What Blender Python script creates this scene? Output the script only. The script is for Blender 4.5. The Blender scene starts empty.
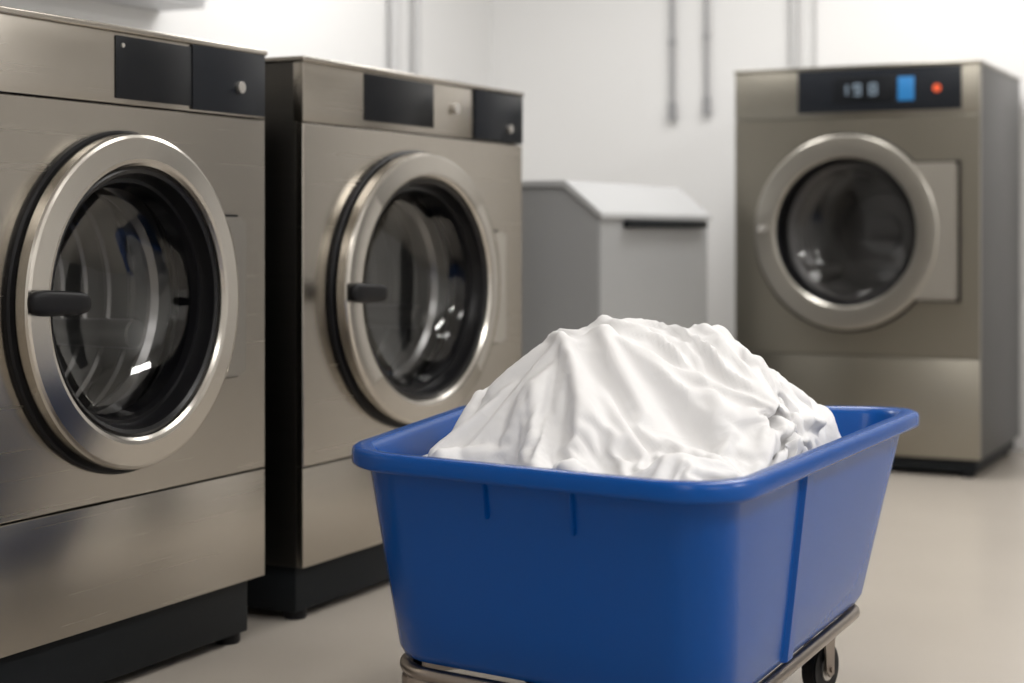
import bpy, bmesh, math, time
import numpy as np
from mathutils import Vector, Matrix, noise
sc=bpy.context.scene
TH=math.radians(26.9)

# ------------------------------------------------------------ materials
def nt(m): return m.node_tree.nodes, m.node_tree.links
def mat(name,col,rough=0.5,metal=0.0,emit=None,es=0,spec=0.5,coat=0,bump=None,var=None,aniso=0):
    m=bpy.data.materials.new(name); m.use_nodes=True
    n,l=nt(m); b=n['Principled BSDF']
    b.inputs['Base Color'].default_value=(*col,1)
    b.inputs['Roughness'].default_value=rough
    b.inputs['Metallic'].default_value=metal
    b.inputs['Specular IOR Level'].default_value=spec
    b.inputs['Coat Weight'].default_value=coat
    if aniso:
        b.inputs['Anisotropic'].default_value=aniso
        cx=n.new('ShaderNodeCombineXYZ'); cx.inputs[2].default_value=1.0
        l.new(cx.outputs[0],b.inputs['Tangent'])
    if emit: 
        b.inputs['Emission Color'].default_value=(*emit,1); b.inputs['Emission Strength'].default_value=es
    tc=n.new('ShaderNodeTexCoord')
    if var:
        sca,amt=var
        mp=n.new('ShaderNodeMapping'); mp.inputs['Scale'].default_value=sca
        nz=n.new('ShaderNodeTexNoise'); nz.inputs['Scale'].default_value=1; nz.inputs['Detail'].default_value=4
        l.new(tc.outputs['Object'],mp.inputs[0]); l.new(mp.outputs[0],nz.inputs[0])
        mx=n.new('ShaderNodeMix'); mx.data_type='RGBA'
        mx.inputs[6].default_value=(*[c*(1-amt) for c in col],1)
        mx.inputs[7].default_value=(*[min(1,c*(1+amt)) for c in col],1)
        l.new(nz.outputs['Fac'],mx.inputs[0]); l.new(mx.outputs[2],b.inputs['Base Color'])
        mr=n.new('ShaderNodeMapRange'); mr.inputs[3].default_value=rough*(1-amt*1.5); mr.inputs[4].default_value=rough*(1+amt*1.5)
        l.new(nz.outputs['Fac'],mr.inputs[0]); l.new(mr.outputs[0],b.inputs['Roughness'])
    if bump:
        sca,st=bump
        mp=n.new('ShaderNodeMapping'); mp.inputs['Scale'].default_value=sca
        nz=n.new('ShaderNodeTexNoise'); nz.inputs['Scale'].default_value=1; nz.inputs['Detail'].default_value=3
        l.new(tc.outputs['Object'],mp.inputs[0]); l.new(mp.outputs[0],nz.inputs[0])
        bp=n.new('ShaderNodeBump'); bp.inputs['Strength'].default_value=st; bp.inputs['Distance'].default_value=0.001
        l.new(nz.outputs['Fac'],bp.inputs['Height']); l.new(bp.outputs[0],b.inputs['Normal'])
    return m
STEEL=mat('brushed_steel',(0.43,0.40,0.355),0.27,1.0,bump=((3,3,420),0.05),var=((1.2,1.2,140),0.03),aniso=0.6)
STEEL3=mat('brushed_steel_dryer',(0.265,0.247,0.208),0.34,1.0,bump=((3,3,420),0.06),var=((1.5,1.5,160),0.03),aniso=0.6)
RING=mat('door_ring_steel',(0.50,0.473,0.43),0.22,1.0,bump=((60,60,60),0.05))
RING3=mat('door_ring_steel_dryer',(0.40,0.38,0.34),0.3,1.0)
PLATE3=mat('hinge_plate_dryer',(0.40,0.378,0.338),0.34,0.85)
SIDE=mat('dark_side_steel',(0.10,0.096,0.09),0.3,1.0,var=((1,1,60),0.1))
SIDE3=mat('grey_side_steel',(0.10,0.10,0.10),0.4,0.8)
BLACK=mat('black_plastic',(0.004,0.004,0.005),0.28,spec=0.3)
RUBBER=mat('black_rubber',(0.004,0.004,0.005),0.45,spec=0.2)
PLINTH=mat('charcoal_plinth',(0.010,0.012,0.014),0.5,0.0,spec=0.15)
PANEL=mat('control_panel_dark',(0.008,0.009,0.011),0.3,spec=0.16)
PANEL2=mat('control_panel_grey',(0.012,0.014,0.018),0.3,spec=0.16)
DRUM=mat('drum_steel',(0.30,0.295,0.285),0.28,1.0)
BTN=mat('button_metal',(0.6,0.58,0.55),0.3,0.9)
CHROME=mat('cart_frame_steel',(0.30,0.26,0.23),0.3,1.0)
BLUE=mat('blue_polyethylene',(0.0002,0.060,0.275),0.26,spec=0.22,bump=((60,60,60),0.12))
WALL=mat('wall_paint',(0.81,0.807,0.80),0.75,var=((0.8,0.8,0.8),0.02))
WALLB=mat('wall_paint_light',(0.84,0.835,0.83),0.7)
CEIL=mat('ceiling_paint',(0.85,0.85,0.85),0.8)
FLOOR=mat('epoxy_floor',(0.49,0.445,0.39),0.24,var=((2,2,2),0.04))
GREYP=mat('galvanised_grey',(0.37,0.375,0.38),0.45,0.2,var=((2,2,2),0.05))
LIDP=mat('bin_lid_grey',(0.46,0.465,0.47),0.45,0.1)
DOORP=mat('reflection_door_grey',(0.08,0.085,0.09),0.5,0.1)
PIPE=mat('pipe_grey',(0.33,0.33,0.34),0.4,0.2)
LPIPE=mat('pipe_light',(0.55,0.55,0.55),0.45,0.1)
WHITEP=mat('white_plastic',(0.75,0.76,0.78),0.5)
LEDB=mat('led_blue',(0.01,0.10,0.25),0.4,emit=(0.02,0.20,0.5),es=0.4)
LEDW=mat('led_white',(0.10,0.13,0.16),0.4,emit=(0.4,0.5,0.6),es=0.3)
LEDR=mat('led_red',(0.4,0.05,0.02),0.4,emit=(1.0,0.15,0.04),es=0.5)
DIFF=mat('lamp_diffuser',(0.9,0.9,0.9),0.5,emit=(1,0.98,0.95),es=2.0)
def glassmat(name,t,base):
    G=bpy.data.materials.new(name); G.use_nodes=True
    n,l=nt(G); n.clear()
    o=n.new('ShaderNodeOutputMaterial'); mx=n.new('ShaderNodeMixShader'); tr=n.new('ShaderNodeBsdfTransparent'); tr.inputs[0].default_value=(t,t,t+0.01,1)
    gl=n.new('ShaderNodeBsdfGlossy'); gl.inputs['Roughness'].default_value=0.04; gl.inputs[0].default_value=(0.85,0.85,0.84,1)
    lw=n.new('ShaderNodeLayerWeight'); lw.inputs[0].default_value=0.25
    pw=n.new('ShaderNodeMath'); pw.operation='POWER'; pw.inputs[1].default_value=2.0
    mr=n.new('ShaderNodeMapRange'); mr.inputs[3].default_value=base; mr.inputs[4].default_value=0.6
    l.new(lw.outputs['Facing'],pw.inputs[0]); l.new(pw.outputs[0],mr.inputs[0])
    l.new(mr.outputs[0],mx.inputs[0]); l.new(tr.outputs[0],mx.inputs[1]); l.new(gl.outputs[0],mx.inputs[2]); l.new(mx.outputs[0],o.inputs[0])
    return G
GLASS=glassmat('porthole_glass',0.73,0.06)
GLASS3=glassmat('porthole_glass_tinted',0.52,0.035)
# cotton with fine wrinkles
CLOTH=mat('white_cotton',(0.735,0.727,0.725),0.9,spec=0.1)
n,l=nt(CLOTH); b=n['Principled BSDF']; tc=n.new('ShaderNodeTexCoord')
nz0=n.new('ShaderNodeTexNoise'); nz0.inputs['Scale'].default_value=6; nz0.inputs['Detail'].default_value=1
va=n.new('ShaderNodeVectorMath'); va.operation='MULTIPLY_ADD'; va.inputs[1].default_value=(0.12,0.12,0.12)
l.new(tc.outputs['Object'],nz0.inputs[0]); l.new(nz0.outputs['Color'],va.inputs[0]); l.new(tc.outputs['Object'],va.inputs[2])
nz=n.new('ShaderNodeTexNoise'); nz.inputs['Scale'].default_value=13; nz.inputs['Detail'].default_value=1.0; nz.inputs['Distortion'].default_value=0.4
l.new(va.outputs[0],nz.inputs[0])
m1=n.new('ShaderNodeMath'); m1.operation='SUBTRACT'; m1.inputs[1].default_value=0.5; l.new(nz.outputs['Fac'],m1.inputs[0])
m2=n.new('ShaderNodeMath'); m2.operation='ABSOLUTE'; l.new(m1.outputs[0],m2.inputs[0])
bp=n.new('ShaderNodeBump'); bp.inputs['Strength'].default_value=0.28; bp.inputs['Distance'].default_value=0.02; bp.invert=True
l.new(m2.outputs[0],bp.inputs['Height']); l.new(bp.outputs[0],b.inputs['Normal'])

# ------------------------------------------------------------ helpers
def finish(bm,name,m,parent=None,smooth=False,autos=None):
    bmesh.ops.recalc_face_normals(bm,faces=bm.faces)
    me=bpy.data.meshes.new(name); bm.to_mesh(me); bm.free()
    if smooth:
        for p in me.polygons: p.use_smooth=True
        if autos is not None:
            try: me.set_sharp_from_angle(angle=math.radians(autos))
            except Exception: pass
    ob=bpy.data.objects.new(name,me); sc.collection.objects.link(ob)
    if m: me.materials.append(m)
    if parent: ob.parent=parent
    return ob
def box(name,a,b,m,parent=None,bev=0.003,seg=2):
    bm=bmesh.new(); bmesh.ops.create_cube(bm,size=1)
    a=Vector(a);b=Vector(b);c=(a+b)/2;d=b-a
    for v in bm.verts: v.co=Vector((c.x+v.co.x*d.x,c.y+v.co.y*d.y,c.z+v.co.z*d.z))
    if bev>0: bmesh.ops.bevel(bm,geom=bm.edges[:]+bm.verts[:],offset=min(bev,min(abs(t) for t in d)*0.45),segments=seg,affect='EDGES',profile=0.5)
    return finish(bm,name,m,parent,True,35)
def cyl(name,p0,p1,r,m,parent=None,seg=24,r2=None):
    p0=Vector(p0);p1=Vector(p1);d=p1-p0
    bm=bmesh.new()
    bmesh.ops.create_cone(bm,cap_ends=True,segments=seg,radius1=r,radius2=r if r2 is None else r2,depth=d.length)
    q=d.to_track_quat('Z','Y').to_matrix().to_4x4()
    bmesh.ops.transform(bm,matrix=Matrix.Translation((p0+p1)/2)@q,verts=bm.verts)
    ed=[e for e in bm.edges if len(e.link_faces)==2 and e.calc_face_angle()>1.2]
    bmesh.ops.bevel(bm,geom=ed,offset=min(r,d.length)*0.12,segments=2,affect='EDGES')
    return finish(bm,name,m,parent,True,40)
def revolve(name,prof,cx,cz,sx,sz,m,parent,seg=128,sharp=28):
    """profile of (r,y) turned about the local Y axis"""
    bm=bmesh.new(); rings=[]
    for (r,y) in prof:
        if r<1e-6:
            rings.append([bm.verts.new((cx,y,cz))])
        else:
            rings.append([bm.verts.new((cx+r*sx*math.cos(2*math.pi*i/seg),y,cz+r*sz*math.sin(2*math.pi*i/seg))) for i in range(seg)])
    for A,B in zip(rings,rings[1:]):
        for i in range(seg):
            j=(i+1)%seg
            if len(A)==1: bm.faces.new((A[0],B[i],B[j]))
            elif len(B)==1: bm.faces.new((A[i],A[j],B[0]))
            else: bm.faces.new((A[i],A[j],B[j],B[i]))
    return finish(bm,name,m,parent,True,sharp)
def holeplate(name,x0,x1,z0,z1,cx,cz,rx,rz,m,parent,t=0.02):
    bm=bmesh.new()
    angs=[2*math.pi*i/96 for i in range(96)]
    for X in (x0,x1):
        for Z in (z0,z1): angs.append(math.atan2(Z-cz,X-cx)%(2*math.pi))
    angs=sorted(set(round(a,6) for a in angs))
    def outer(a):
        c,s=math.cos(a),math.sin(a); k=1e9
        if c>1e-9: k=min(k,(x1-cx)/c)
        if c<-1e-9: k=min(k,(x0-cx)/c)
        if s>1e-9: k=min(k,(z1-cz)/s)
        if s<-1e-9: k=min(k,(z0-cz)/s)
        return cx+c*k,cz+s*k
    L=[]
    for y,o in ((t,0),(0.002,0),(0,0.002)):
        ring=[]
        for a in angs:
            X,Z=outer(a)
            X=min(max(X,x0+o),x1-o); Z=min(max(Z,z0+o),z1-o)
            ring.append(bm.verts.new((X,y,Z)))
        L.append(ring)
    for y in (0,t):
        L.append([bm.verts.new((cx+rx*math.cos(a),y,cz+rz*math.sin(a))) for a in angs])
    N=len(angs)
    for k in range(len(L)):
        A=L[k];B=L[(k+1)%len(L)]
        for i in range(N):
            j=(i+1)%N; bm.faces.new((A[i],A[j],B[j],B[i]))
    return finish(bm,name,m,parent,False)
def prism(name,pts,y0,y1,m,parent,bev=0.004):
    bm=bmesh.new()
    f=bm.faces.new([bm.verts.new((x,y0,z)) for x,z in pts])
    r=bmesh.ops.extrude_face_region(bm,geom=[f])
    for v in r['geom']:
        if isinstance(v,bmesh.types.BMVert): v.co.y=y1
    bmesh.ops.recalc_face_normals(bm,faces=bm.faces)
    if bev: 
        ed=[e for e in bm.edges if e.calc_face_angle(0)>0.5]
        bmesh.ops.bevel(bm,geom=ed,offset=bev,segments=2,affect='EDGES')
    return finish(bm,name,m,parent,True,35)
def empty(name,loc,rz=0):
    e=bpy.data.objects.new(name,None); sc.collection.objects.link(e); e.location=loc; e.rotation_euler=(0,0,rz); e.empty_display_size=0.1
    return e

# ------------------------------------------------------------ room
box('floor',(-4.1,-2.6,-0.1),(2.7,7.8,0),FLOOR,bev=0)
box('ceiling',(-4.1,-2.6,3.0),(2.7,7.8,3.1),CEIL,bev=0)
box('wall_left',(-4.1,-2.6,0),(-4.0,7.8,3.0),WALL,bev=0)
box('wall_right',(2.6,-2.6,0),(2.7,7.8,3.0),WALL,bev=0)
box('wall_back',(-4.0,7.65,0),(2.6,7.8,3.0),WALL,bev=0)
box('wall_front',(-4.0,-2.6,0),(2.6,-2.5,3.0),WALL,bev=0)
box('wall_pilaster',(-2.23,7.56,0),(2.6,7.65,3.0),WALLB,bev=0.004)
box('baseboard_back',(-4.0,7.63,0),(-2.23,7.65,0.1),GREYP)
box('baseboard_left',(-4.0,-2.5,0),(-3.98,7.63,0.1),GREYP)
dr=empty('reflection_door_1',(0.45,7.56,0))  # unseen door, added to give the steel fronts something dark to reflect
box('reflection_door_leaf',(0.05,-0.03,0.01),(0.95,0.0,2.08),DOORP,dr,0.004)
box('reflection_door_frame_1',(0,-0.05,0),(0.05,0.0,2.13),GREYP,dr,0.004)
box('reflection_door_frame_2',(0.95,-0.05,0),(1.0,0.0,2.13),GREYP,dr,0.004)
box('reflection_door_frame_top',(0.05,-0.05,2.08),(0.95,0.0,2.13),GREYP,dr,0.004)
cyl('reflection_door_handle',(0.13,-0.07,1.03),(0.25,-0.07,1.03),0.01,BTN,dr)
cyl('reflection_door_handle_neck',(0.14,-0.07,1.03),(0.14,-0.03,1.03),0.009,BTN,dr)
k=0
for (x,y,en) in ((-0.9,1.2,13),(-0.9,3.9,14),(-1.5,6.1,36),(-3.1,5.6,24),(1.4,1.2,46),(1.4,3.9,62),(-0.3,-1.3,26)):  # the fixture near the left back is added to brighten the walls
    p=empty('ceiling_light' if k==0 else 'ceiling_light.%03d'%k,(x,y,3.0)); k+=1
    box('housing',(-0.3,-0.62,-0.05),(0.3,0.62,0),WHITEP,p,0.005)
    box('diffuser',(-0.27,-0.59,-0.056),(0.27,0.59,-0.048),DIFF,p,0.002)
    ld=bpy.data.lights.new('tube','AREA'); ld.shape='RECTANGLE'; ld.size=0.54; ld.size_y=1.18; ld.energy=en; ld.color=(1,0.985,0.965)
    lo=bpy.data.objects.new('tube',ld); sc.collection.objects.link(lo); lo.parent=p; lo.location=(0,0,-0.065)

# ------------------------------------------------------------ machines
def machine(name,loc,rz,W,D,H,zb,zs,zp,dc,R,rap,sx,plate,hh,steel,side,ring,plinth_in=0.035,handle=True,sw=1.0,pm=None,glass=None):
    P=empty(name,loc,rz)
    cx,cz=dc
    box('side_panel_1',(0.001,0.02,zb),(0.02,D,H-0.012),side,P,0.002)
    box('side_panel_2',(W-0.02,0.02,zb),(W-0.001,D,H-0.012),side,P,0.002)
    box('back_panel',(0.02,D-0.02,zb),(W-0.02,D,H-0.012),side,P,0.002)
    box('bottom_panel',(0.02,0.02,zb),(W-0.02,D-0.02,zb+0.02),side,P,0.002)
    box('top_cover',(-0.004,-0.006,H-0.014),(W+0.004,D+0.002,H),steel,P,0.004,3)
    box('control_strip',(0,0,zp+0.003),(W,0.03,H-0.014),steel,P,0.002)
    holeplate('front_panel',0,W,zs+0.002,zp-0.001,cx,cz,rap*1.02*sx,rap*1.02,steel,P)
    box('lower_panel',(0,0,zb),(W,0.02,zs-0.002),steel,P,0.002)
    box('seam_backing',(0.02,0.021,zp-0.02),(W-0.02,0.032,zp+0.02),BLACK,P,0)
    box('seam_backing_low',(0.02,0.021,zs-0.02),(W-0.02,0.03,zs+0.02),BLACK,P,0)
    box('plinth',(0.02,plinth_in,0.022),(W-0.02,D-0.03,zb),PLINTH,P,0.004)
    i=0
    for fx in (0.06,W-0.06):
        for fy in (plinth_in+0.03,D-0.1):
            i+=1; cyl('foot_%d'%i,(fx,fy,0),(fx,fy,0.03),0.03,RUBBER,P)
    y=-0.05
    revolve('door_gasket',[(rap,0.0),(rap,-0.012),(R*1.012,-0.012),(R*1.025,-0.008),(R*1.025,0.0)],cx-0.004,cz-0.002,sx,1,RUBBER,P)
    revolve('door_ring',[(R-0.02,-0.004),(R-0.004,-0.010),(R,-0.018),(R,y+0.008),(R-0.003,y+0.003),(R-0.009,y),
                         (rap+0.014,y-0.004),(rap+0.006,y-0.002),(rap,y+0.004),(rap-0.002,y+0.02)],cx,cz,sx,1,ring,P,sharp=18)
    revolve('door_seal',[(rap-0.001,y+0.012),(rap-0.008*sw,y+0.008),(rap-0.016*sw,y+0.012),(rap-0.02*sw,y+0.03),(rap-0.026*sw,y+0.045),(rap-0.034*sw,y+0.045),(rap-0.038*sw,y+0.06),(rap-0.045*sw,y+0.09),(rap-0.02*sw,y+0.12),(rap+0.005,0.09)],cx,cz,sx,1,BLACK,P)
    g=rap-0.036*sw
    revolve('door_glass',[(g,y+0.055),(g*0.97,y+0.075),(g*0.9,y+0.105),(g*0.75,y+0.128),(g*0.5,y+0.145),(g*0.25,y+0.152),(0,y+0.154)],cx,cz,sx,1,glass or GLASS,P)
    dR=rap*1.0
    prof=[(rap-0.01,0.09),(rap-0.04,0.10),(rap-0.05,0.115),(rap-0.045,0.13),(dR,0.14)]
    for q in range(6):
        y0=0.15+q*0.07; prof+=[(dR,y0),(dR,y0+0.05),(dR-0.008,y0+0.055),(dR-0.008,y0+0.062)]
    prof+=[(dR,0.56),(dR*0.9,0.58),(dR*0.6,0.58),(dR*0.58,0.57),(dR*0.3,0.57),(dR*0.28,0.55),(0,0.55)]
    revolve('drum',prof,cx,cz,sx,1,DRUM,P)
    for q in range(3):
        a=math.radians(100+120*q); 
        px,pz=cx+math.cos(a)*(dR-0.03)*sx,cz+math.sin(a)*(dR-0.03)
        cyl('drum_lifter_%d'%(q+1),(px,0.16,pz),(px,0.55,pz),0.035,DRUM,P,12,0.03)
    pr,pz0,pz1=plate
    a0=math.asin(max(-0.98,(pz0-cz)/(R-0.012))); a1=math.asin(min(0.98,(pz1-cz)/(R-0.012)))
    def hp(g):
        pts=[(cx+(R-0.012)*sx*math.cos(a0+(a1-a0)*i/24),cz+(R-0.012)*math.sin(a0+(a1-a0)*i/24)) for i in range(25)]
        pts[0]=(pts[0][0],pts[0][1]-g); pts[-1]=(pts[-1][0],pts[-1][1]+g)
        return [(cx+pr+g,pz0-g)]+pts+[(cx+pr+g,pz1+g)]
    prism('hinge_shadow_line',hp(0.006),-0.001,-0.014,RUBBER,P,0)  # black outline standing in for the contact shadow around the hinge plate
    prism('hinge_plate',hp(0),-0.010,y+0.002,pm or ring,P,0.009)
    if handle:
        hx=cx-R*sx-0.022; hz=hh
        cyl('handle_post',(hx+0.045,y,hz),(hx+0.045,y-0.022,hz),0.02,BLACK,P)
        bm=bmesh.new(); bmesh.ops.create_uvsphere(bm,u_segments=24,v_segments=16,radius=1)
        for v in bm.verts:
            c=v.co.copy()
            f=lambda t,e: math.copysign(abs(t)**e,t)
            X=f(c.x,0.45);Y=f(c.y,0.7);Z=f(c.z,0.6)
            k=1.0-0.18*(X+1)/2
            v.co=Vector((hx+0.080+X*0.084,y-0.028+Y*0.016*k,hz+Z*0.027*k-0.003*X))
        finish(bm,'handle_lever',RUBBER,P,True)
    return P
R90=math.pi/2
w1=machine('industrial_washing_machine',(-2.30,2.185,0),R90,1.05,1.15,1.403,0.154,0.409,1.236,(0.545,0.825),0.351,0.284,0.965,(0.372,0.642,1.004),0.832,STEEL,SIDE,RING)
def Y1(y): return y-2.185
box('display_panel',(Y1(2.70),-0.003,1.25),(Y1(2.953),0.0,1.382),PANEL,w1,0.001)
box('control_panel',(Y1(2.955),-0.005,1.243),(Y1(3.228),0.0,1.388),PANEL2,w1,0.001)
cyl('control_knob',(Y1(3.125),-0.004,1.305),(Y1(3.125),-0.016,1.305),0.014,BTN,w1)
cyl('indicator',(Y1(2.72),-0.002,1.362),(Y1(2.72),-0.006,1.362),0.005,BTN,w1)
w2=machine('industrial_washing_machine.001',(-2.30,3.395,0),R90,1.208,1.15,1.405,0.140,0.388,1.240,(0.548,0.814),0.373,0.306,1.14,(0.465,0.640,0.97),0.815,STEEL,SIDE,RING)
def Y2(y): return y-3.395
box('display_panel',(Y2(3.677),-0.003,1.262),(Y2(4.042),0.0,1.386),PANEL,w2,0.001)
box('control_panel',(Y2(4.285),-0.005,1.245),(Y2(4.598),0.0,1.39),PANEL2,w2,0.001)
cyl('control_knob',(Y2(4.50),-0.004,1.285),(Y2(4.50),-0.016,1.285),0.013,BTN,w2)
cyl('start_button',(Y2(4.165),0.0,1.325),(Y2(4.165),-0.012,1.325),0.015,BTN,w2)
d3=machine('tumble_dryer',(-2.293,6.584,0),0,1.006,0.88,1.645,0.075,0.47,1.435,(0.478,0.97),0.395,0.300,0.96,(0.447,0.70,1.245),0.97,STEEL3,SIDE3,RING3,plinth_in=0.03,handle=False,sw=0.45,pm=PLATE3,glass=GLASS3)
box('control_panel',(0.272,-0.006,1.455),(0.936,0.0,1.628),PANEL2,d3,0.002)
box('display_window',(0.42,-0.008,1.49),(0.67,-0.005,1.60),PANEL,d3,0.001)
box('blue_button',(0.685,-0.009,1.495),(0.75,-0.005,1.590),LEDB,d3,0.002)
cyl('red_button',(0.84,-0.005,1.54),(0.84,-0.012,1.54),0.016,LEDR,d3)
segs={'1':'bc','9':'abcdfg','8':'abcdefg','4':'bcfg'}
def digit(ch,x,z,i):
    w,h,t=0.026,0.042,0.007
    S={'a':(0,h/2,w,t),'g':(0,0,w,t),'d':(0,-h/2,w,t),'f':(-w/2,h/4,t,h/2),'b':(w/2,h/4,t,h/2),'e':(-w/2,-h/4,t,h/2),'c':(w/2,-h/4,t,h/2)}
    for s in segs[ch]:
        a,b,ww,hh=S[s]; box('digit_%d_%s'%(i,s),(x+a-ww/2,-0.010,z+b-hh/2),(x+a+ww/2,-0.007,z+b+hh/2),LEDW,d3,0)
digit('1',0.465,1.545,1);digit('9',0.52,1.545,2);digit('8',0.585,1.545,3)
cyl('door_latch_boss',(0.478-0.35,-0.05,0.98),(0.478-0.32,-0.068,0.98),0.018,BTN,d3)
# linen bin with sloped lid (front faces the aisle)
bn=empty('storage_bin',(-2.30,5.203,0),R90)
W=1.073
bm=bmesh.new()
prof=[(0,0.03),(0,1.02),(0.133,1.128),(0.9,1.128),(0.9,0.03)]
A=[bm.verts.new((0,y,z)) for y,z in prof]; B=[bm.verts.new((W,y,z)) for y,z in prof]
bm.faces.new(A); bm.faces.new(B[::-1])
for i in range(5):
    j=(i+1)%5; bm.faces.new((A[i],A[j],B[j],B[i]))
bmesh.ops.bevel(bm,geom=bm.edges[:],offset=0.006,segments=2,affect='EDGES')
finish(bm,'bin_body',GREYP,bn,True,35)
bm=bmesh.new()
prof=[(-0.012,1.015),(-0.012,1.035),(0.13,1.15),(0.91,1.15),(0.91,1.13),(0.134,1.13),(0.0,1.018)]
A=[bm.verts.new((-0.01,y,z)) for y,z in prof]; B=[bm.verts.new((W+0.01,y,z)) for y,z in prof]
bm.faces.new(A); bm.faces.new(B[::-1])
for i in range(7):
    j=(i+1)%7; bm.faces.new((A[i],A[j],B[j],B[i]))
bmesh.ops.bevel(bm,geom=bm.edges[:],offset=0.003,segments=2,affect='EDGES')
finish(bm,'bin_lid',LIDP,bn,True,35)
box('lid_handle',(0.2,-0.03,0.985),(W-0.08,0.0,1.012),PLINTH,bn,0.006)
for i,(fx,fy) in enumerate(((0.08,0.08),(W-0.08,0.08),(0.08,0.8),(W-0.08,0.8))):
    cyl('foot_%d'%(i+1),(fx,fy,0),(fx,fy,0.04),0.03,RUBBER,bn)

# ------------------------------------------------------------ pipes and wall fittings
def pipe(name,x,y,z0,z1,r,m,tip=True):
    p=empty(name,(x,y,0))
    cyl('tube',(0,0,z0),(0,0,z1),r,m,p)
    if tip: cyl('valve_end',(0,0,z0-0.02),(0,0,z0+0.07),r*1.8,m,p)
    for q,zz in enumerate((z0+0.35,z0+1.0)):
        if zz<2.95: cyl('clamp_%d'%(q+1),(0,0,zz),(0,0,zz+0.03),r*1.5,m,p)
    return p
pipe('water_pipe',-2.98,7.62,1.54,3.0,0.011,PIPE)
pipe('water_pipe.001',-2.80,7.62,1.56,3.0,0.010,PIPE)
pipe('drain_pipe',-2.36,7.62,0.0,3.0,0.022,LPIPE,False)
pipe('drain_pipe.001',-3.96,6.60,0.0,3.0,0.028,LPIPE,False)
pipe('drain_pipe.002',-3.96,6.80,0.0,3.0,0.02,LPIPE,False)
c=empty('wall_cabinet',(-4.0,3.3,0))
box('cabinet_body',(0,0,1.80),(0.22,1.65,2.6),WHITEP,c,0.006)
box('cabinet_door',(0.22,0.02,1.82),(0.235,0.81,2.58),WHITEP,c,0.004)
box('cabinet_door_right',(0.22,0.83,1.82),(0.235,1.63,2.58),WHITEP,c,0.004)

# ------------------------------------------------------------ laundry cart
CL=(-1.202,2.922,0)
cart=empty('laundry_cart',CL,TH)
RIM=[(-.568,-.253),(.078,-.70),(.668,.46),(-.335,.592)]
BOT=[(-.480,-.19),(.072,-.57),(.502,.32),(-.24,.42)]
def inset(q,d):
    n=4; lines=[]
    for i in range(n):
        a=Vector(q[i]);b=Vector(q[(i+1)%n]); t=(b-a).normalized(); nn=Vector((-t.y,t.x))
        lines.append((a+nn*d,t))
    out=[]
    for i in range(n):
        p,t=lines[i-1]; r,s=lines[i]
        den=t.x*s.y-t.y*s.x
        u=((r.x-p.x)*s.y-(r.y-p.y)*s.x)/den
        out.append(tuple(p+t*u))
    return out
def rounded(q,r,seg=12,mid=8):
    pts=[]
    n=4; cor=[]
    for i in range(n):
        p=Vector(q[i]); a=(Vector(q[i-1])-p).normalized(); b=(Vector(q[(i+1)%n])-p).normalized()
        k=0.5523
        P0=p+a*r;P3=p+b*r;P1=P0-a*r*k;P2=P3-b*r*k
        arc=[]
        for s in range(seg+1):
            t=s/seg; arc.append((1-t)**3*P0+3*(1-t)**2*t*P1+3*(1-t)*t*t*P2+t**3*P3)
        cor.append(arc)
    for i in range(n):
        pts+=cor[i]
        a=cor[i][-1]; b=cor[(i+1)%n][0]
        for s in range(1,mid): pts.append(a.lerp(b,s/mid))
    return pts
def lerpq(a,b,t): return [tuple(Vector(p).lerp(Vector(q),t)) for p,q in zip(a,b)]
ZB,ZR=0.205,0.588
WT=inset(RIM,0.034)
def wallq(z): return lerpq(BOT,WT,(z-ZB)/(0.55-ZB))
loops=[]
loops.append((inset(BOT,0.05),ZB,0.07)); loops.append((inset(BOT,0.02),ZB,0.09)); loops.append((inset(wallq(.21),0.006),ZB+0.005,0.095)); loops.append((wallq(.225),ZB+0.02,0.10))
for z in (0.3,0.4,0.5,0.54): loops.append((wallq(z),z,0.10))
loops+= [(inset(RIM,0.031),0.553,0.11),(inset(RIM,0.006),0.555,0.125),(inset(RIM,0.001),0.558,0.13),(RIM,0.563,0.13),(RIM,0.578,0.13),(inset(RIM,0.002),0.584,0.13),(inset(RIM,0.008),ZR,0.128),(inset(RIM,0.026),ZR,0.12),(inset(RIM,0.036),0.584,0.11),(inset(RIM,0.042),0.574,0.105)]
for z in (0.5,0.4,0.3,0.225): loops.append((inset(wallq(z),0.009),z,0.095))
loops.append((inset(BOT,0.05),0.216,0.07))
bm=bmesh.new(); rings=[]
for q,z,r in loops: rings.append([bm.verts.new((p.x,p.y,z)) for p in rounded(q,r)])
N=len(rings[0])
for A,B in zip(rings,rings[1:]):
    for i in range(N):
        j=(i+1)%N; bm.faces.new((A[i],A[j],B[j],B[i]))
bm.faces.new(rings[0][::-1]); bm.faces.new(rings[-1])
finish(bm,'tub',BLUE,cart,True,50)
def strip(name,qa,za,qb,zb,edge,t,w0,w1,dep,m):
    """raised rib on a tub wall between two heights"""
    def P(q,t,off,out):
        a=Vector(q[edge]);b=Vector(q[(edge+1)%4]); d=(b-a).normalized(); nn=Vector((d.y,-d.x))
        return a.lerp(b,t)+d*off+nn*out
    bm=bmesh.new(); R=[]
    for q,z,w in ((qa,za,w0),(qb,zb,w1)):
        R.append([bm.verts.new((*P(q,t,-w/2,-0.004),z)),bm.verts.new((*P(q,t,-w/2*0.7,dep),z)),bm.verts.new((*P(q,t,w/2*0.7,dep),z)),bm.verts.new((*P(q,t,w/2,-0.004),z))])
    for i in range(4):
        j=(i+1)%4; bm.faces.new((R[0][i],R[0][j],R[1][j],R[1][i]))
    bm.faces.new(R[0]);bm.faces.new(R[1][::-1])
    bmesh.ops.bevel(bm,geom=bm.edges[:],offset=0.0015,segments=2,affect='EDGES')
    finish(bm,name,m,cart,True,40)
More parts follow.
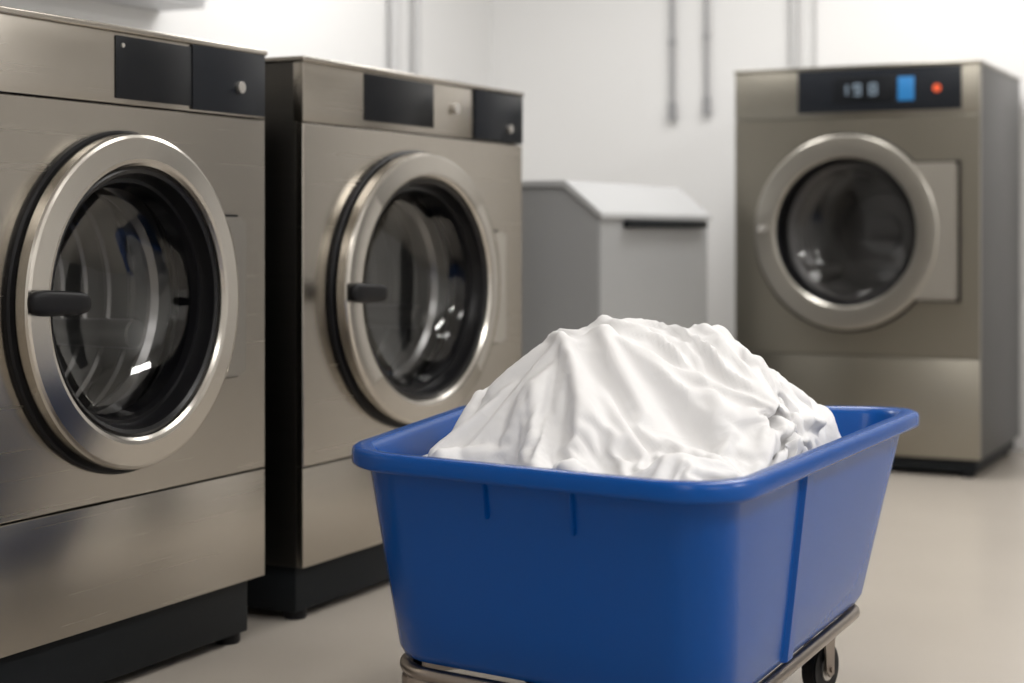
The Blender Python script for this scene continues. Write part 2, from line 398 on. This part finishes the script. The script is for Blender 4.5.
strip('rib_1',wallq(0.55),0.556,wallq(0.490),0.490,0,0.39,0.011,0.009,0.009,BLUE)
strip('rib_2',wallq(0.55),0.556,wallq(0.480),0.480,0,0.63,0.011,0.009,0.009,BLUE)
strip('rib_3',wallq(0.552),0.552,wallq(0.215),0.215,1,0.37,0.060,0.050,0.008,BLUE)
fp=rounded(inset(BOT,0.010),0.09,8,2)
cu=bpy.data.curves.new('frame_tube','CURVE'); cu.dimensions='3D'; cu.bevel_depth=0.013; cu.bevel_resolution=4
sp=cu.splines.new('POLY'); sp.points.add(len(fp)-1); sp.use_cyclic_u=True
for i,p in enumerate(fp): sp.points[i].co=(p.x,p.y,0.187,1)
fo=bpy.data.objects.new('frame_tube',cu); sc.collection.objects.link(fo); fo.parent=cart; cu.materials.append(CHROME)
def rail(name,a,b):
    a=Vector((*a,0));b=Vector((*b,0)); a,b=a.lerp(b,0.06),b.lerp(a,0.06)
    d=(b-a); t=d.normalized(); nn=Vector((-t.y,t.x,0))*0.02
    bm=bmesh.new()
    V=[bm.verts.new(p+Vector((0,0,z))) for z in (0.174,0.2045) for p in (a-nn,b-nn,b+nn,a+nn)]
    for f in ((0,1,2,3),(7,6,5,4),(0,1,5,4),(1,2,6,5),(2,3,7,6),(3,0,4,7)): bm.faces.new([V[i] for i in f])
    finish(bm,name,CHROME,cart)
rail('deck_rail_1',BOT[0],BOT[2]); rail('deck_rail_2',BOT[1],BOT[3])
IN=inset(BOT,0.055)
for i,(x,y) in enumerate(IN):
    if i==2: x,y=.385,.30
    an=(0.5,1.2,0.9,0.2)[i]
    r=0.056
    d=Vector((math.cos(an),math.sin(an),0)); s=Vector((-d.y,d.x,0)); c0=Vector((x,y,0))
    ax=c0+d*0.02+Vector((0,0,r))
    cyl('caster_wheel_%d'%(i+1),ax-s*0.016,ax+s*0.016,r,RUBBER,cart,40)
    cyl('caster_hub_%d'%(i+1),ax-s*0.019,ax+s*0.019,r*0.5,BTN,cart,32)
    cyl('caster_axle_%d'%(i+1),ax-s*0.03,ax+s*0.03,0.007,CHROME,cart,16)
    for k2,sg in enumerate((-1,1)):
        o=ax+s*0.024*sg
        bm=bmesh.new()
        pts=[(-0.03,0.126),(0.02,0.126),(0.014,0.04),(0.012,-0.012),(-0.004,-0.016),(-0.02,0.0)]
        A=[];B=[]
        for a,b in pts:
            zz=ax.z+b if b<0.1 else 0.155
            base=Vector((o.x,o.y,0))+d*a+Vector((0,0,zz))
            A.append(bm.verts.new(base-s*0.0025)); B.append(bm.verts.new(base+s*0.0025))
        bm.faces.new(A); bm.faces.new(B[::-1])
        for q in range(6):
            w=(q+1)%6; bm.faces.new((A[q],A[w],B[w],B[q]))
        finish(bm,'caster_fork_%d_%d'%(i+1,k2+1),CHROME,cart)
    cyl('caster_plate_%d'%(i+1),c0+Vector((0,0,0.150)),c0+Vector((0,0,0.176)),0.036,CHROME,cart,24)

# ------------------------------------------------------------ linen (cloth simulation inside the tub)
t0=time.time()
def crest(v,k):
    # narrow crest where the noise crosses zero, soft hollow elsewhere
    return max(0.0,1.0-abs(v)/k)**1.3
def fold(x,y,z=0.6):
    w1=noise.noise(Vector((x*4,y*4,7.4)))*0.10; w2=noise.noise(Vector((x*4,y*4,27.4)))*0.10
    X,Y=x+w1,y+w2
    a=math.atan2(X+0.20,-(Y-0.27)); r=math.hypot(X+0.20,Y-0.27)
    n1=noise.noise(Vector((a*5.4,r*2.4,1.9)))
    n2=noise.noise(Vector((a*10,r*5.5,33.4)))
    m=max(0.0,min(1.0,0.6+1.5*noise.noise(Vector((x*5,y*5,z*5+50)))))
    return crest(n1,0.30)*0.045+crest(n2,0.27)*0.026*m-0.012
def mound(x,y):
    g=lambda cx,cy,sx,sy,h: h*math.exp(-((x-cx)/sx)**2-((y-cy)/sy)**2)
    h=0.435+max(g(-0.11,0.02,0.15,0.24,0.325),g(0.0,0.03,0.14,0.26,0.275),g(0.15,0.04,0.15,0.28,0.25),g(0.31,0.14,0.14,0.24,0.205),g(0.02,-0.2,0.25,0.26,0.12),g(-0.27,0.03,0.13,0.2,0.12))
    h+=fold(x,y)*2.1
    return h
bm=bmesh.new(); NN=160; G={}
for i in range(NN):
    for j in range(NN):
        x=-0.6+1.3*i/(NN-1); y=-0.75+1.4*j/(NN-1); G[i,j]=bm.verts.new((x,y,mound(x,y)))
for i in range(NN-1):
    for j in range(NN-1): bm.faces.new((G[i,j],G[i+1,j],G[i+1,j+1],G[i,j+1]))
mo=finish(bm,'tmp_mound',None)
bm=bmesh.new(); rg=[]
CX,CY=-0.01,0.03
for z,d,k in ((0.2,0.02,1),(0.574,0.02,1),(0.72,0.02,1.03),(0.95,0.0,1.6)):
    q=inset(wallq(min(z,0.574)),d); rg.append([bm.verts.new((CX+(p.x-CX)*k,CY+(p.y-CY)*k,z)) for p in rounded(q,0.095,8,6)])
n0=len(rg[0])
for A,B in zip(rg,rg[1:]):
    for i in range(n0): bm.faces.new((A[i],B[i],B[(i+1)%n0],A[(i+1)%n0]))
me=bpy.data.meshes.new('tmp_wall'); bm.to_mesh(me); bm.free(); wo=bpy.data.objects.new('tmp_wall',me); sc.collection.objects.link(wo)
for ob,fr in ((mo,80),(wo,2)):
    md=ob.modifiers.new('c','COLLISION'); ob.collision.thickness_outer=0.006; ob.collision.cloth_friction=fr; ob.collision.use_culling=False
K=1.56
out=rounded(inset(wallq(0.5),0.035),0.11,40,60); NO=len(out)
c=Vector((CX,CY))
def rad(a):
    d=Vector((math.cos(a),math.sin(a))); best=0
    for i in range(NO):
        p=out[i]-c;q=out[(i+1)%NO]-c
        cr1=d.x*p.y-d.y*p.x; cr2=d.x*q.y-d.y*q.x
        if cr1<=0<cr2 or cr2<=0<cr1:
            t=cr1/(cr1-cr2); r=(p.lerp(q,t)).dot(d)
            if r>0: best=max(best,r)
    return best
TAB=[rad(2*math.pi*i/720) for i in range(720)]
def radf(a):
    u=(a%(2*math.pi))/(2*math.pi)*720; i=int(u)%720; f=u-int(u); return TAB[i]*(1-f)+TAB[(i+1)%720]*f
bm=bmesh.new(); G={}; NC=158
for i in range(NC):
    for j in range(NC):
        x=-0.6+1.3*i/(NC-1); y=-0.72+1.36*j/(NC-1)
        dx,dy=x-CX,y-CY; r=math.hypot(dx,dy); a=math.atan2(dy,dx)
        if r<=radf(a): G[i,j]=(x,y)
V={}
for key,(x,y) in G.items():
    w=noise.noise(Vector((x*6,y*6,1.3)))*0.07+noise.noise(Vector((x*14,y*14,4.3)))*0.03
    V[key]=bm.verts.new((CX+(x-CX)*K,CY+(y-CY)*K,1.0+w))
for (i,j) in list(V):
    k=[(i,j),(i+1,j),(i+1,j+1),(i,j+1)]
    if all(t in V for t in k): bm.faces.new([V[t] for t in k])
for v in [v for v in bm.verts if not v.link_faces]: bm.verts.remove(v)
bm.verts.index_update()
bd=[v.index for v in bm.verts if v.is_boundary]
co=finish(bm,'bed_linen_pile',CLOTH)
vg=co.vertex_groups.new(name='pin'); vg.add(bd,1.0,'REPLACE')
co.shape_key_add(name='Basis'); sk=co.shape_key_add(name='gather'); s2=co.shape_key_add(name='drop'); s2.relative_key=sk
TW=math.radians(25)
for v in co.data.vertices:
    dx,dy=(v.co.x-CX)/K,(v.co.y-CY)/K
    a=math.atan2(dy,dx); r=math.hypot(dx,dy); rr=r/radf(a)
    a2=a+TW; r2=rr*radf(a2)*0.95
    sk.data[v.index].co=(CX+r2*math.cos(a2),CY+r2*math.sin(a2),0.92)
    s2.data[v.index].co=(CX+r2*math.cos(a2),CY+r2*math.sin(a2),0.50)
FR=50
sk.value=0; sk.keyframe_insert('value',frame=1); sk.value=1; sk.keyframe_insert('value',frame=24)
s2.value=0; s2.keyframe_insert('value',frame=22); s2.value=1; s2.keyframe_insert('value',frame=36)
md=co.modifiers.new('cloth','CLOTH'); s=md.settings
s.vertex_group_mass='pin'
s.quality=6; s.mass=0.35; s.tension_stiffness=15; s.compression_stiffness=15; s.shear_stiffness=5; s.bending_stiffness=0.015
s.tension_damping=5; s.compression_damping=5; s.bending_damping=0.3; s.air_damping=2
cs=md.collision_settings; cs.use_self_collision=True; cs.self_distance_min=0.005; cs.distance_min=0.004; cs.collision_quality=2; cs.self_friction=20
md.point_cache.frame_start=1; md.point_cache.frame_end=FR
sc.frame_start=1; sc.frame_end=FR
for f in range(1,FR+1): sc.frame_set(f)
dg=bpy.context.evaluated_depsgraph_get()
nm=bpy.data.meshes.new_from_object(co.evaluated_get(dg))
co.shape_key_clear()
co.modifiers.clear(); co.data=nm
for ob in (mo,wo): bpy.data.objects.remove(ob)
# refine and sharpen the creases where the sheet lies smooth
bm=bmesh.new(); bm.from_mesh(nm)
bmesh.ops.smooth_vert(bm,verts=bm.verts,factor=0.25,use_axis_x=True,use_axis_y=True,use_axis_z=True)
bm.normal_update(); bm.verts.ensure_lookup_table()
nb=[[e.other_vert(v).index for e in v.link_edges] for v in bm.verts]
cur=[sum(1-v.normal.dot(bm.verts[j].normal) for j in nb[v.index])/max(1,len(nb[v.index])) for v in bm.verts]
for _ in range(6): cur=[(cur[i]+sum(cur[j] for j in nb[i]))/(1+len(nb[i])) for i in range(len(cur))]
ly=bm.verts.layers.float.new('cur')
for v in bm.verts: v[ly]=max(0.0,min(1.0,1-(cur[v.index]-0.02)/0.04))
bmesh.ops.subdivide_edges(bm,edges=bm.edges[:],cuts=1,use_grid_fill=True,smooth=0.8)
bm.normal_update()
D=[]
for v in bm.verts:
    n=v.normal.copy()
    if n.z<0: n=-n
    fade=max(0.0,min(1.0,(v.co.z-0.52)/0.06))
    D.append(n*fold(*v.co)*0.5*fade*v[ly]*max(0,n.z*0.7+0.3))
for v,d in zip(bm.verts,D): v.co+=d
bmesh.ops.smooth_vert(bm,verts=bm.verts,factor=0.3,use_axis_x=True,use_axis_y=True,use_axis_z=True)
for v in bm.verts:
    if v.co.z<0.63:
        dx,dy=v.co.x-CX,v.co.y-CY; a=math.atan2(dy,dx); r=math.hypot(dx,dy); m=radf(a)*1.02
        if r>m: v.co.x=CX+dx*m/r; v.co.y=CY+dy*m/r
bm.to_mesh(nm); bm.free()
for p in nm.polygons: p.use_smooth=True
so=co.modifiers.new('so','SOLIDIFY'); so.thickness=0.003
co.location=CL; co.rotation_euler=(0,0,TH)
sc.frame_set(1)
print('SIM',time.time()-t0)

# ------------------------------------------------------------ world, camera
w=bpy.data.worlds.new('World'); sc.world=w; w.use_nodes=True
w.node_tree.nodes['Background'].inputs[0].default_value=(0.8,0.85,0.9,1); w.node_tree.nodes['Background'].inputs[1].default_value=0.3
cd=bpy.data.cameras.new('camera'); cam=bpy.data.objects.new('camera',cd); sc.collection.objects.link(cam)
cam.location=(0,0,0.97); cam.rotation_euler=(math.pi/2,0,TH)
cd.sensor_width=36; cd.lens=1650/1024*36; cd.shift_y=-(341.5-232)/1024
cd.dof.use_dof=True; cd.dof.focus_distance=3.1; cd.dof.aperture_fstop=2.3
sc.camera=cam
sc.view_settings.view_transform='Standard'; sc.view_settings.look='None'; sc.view_settings.exposure=0
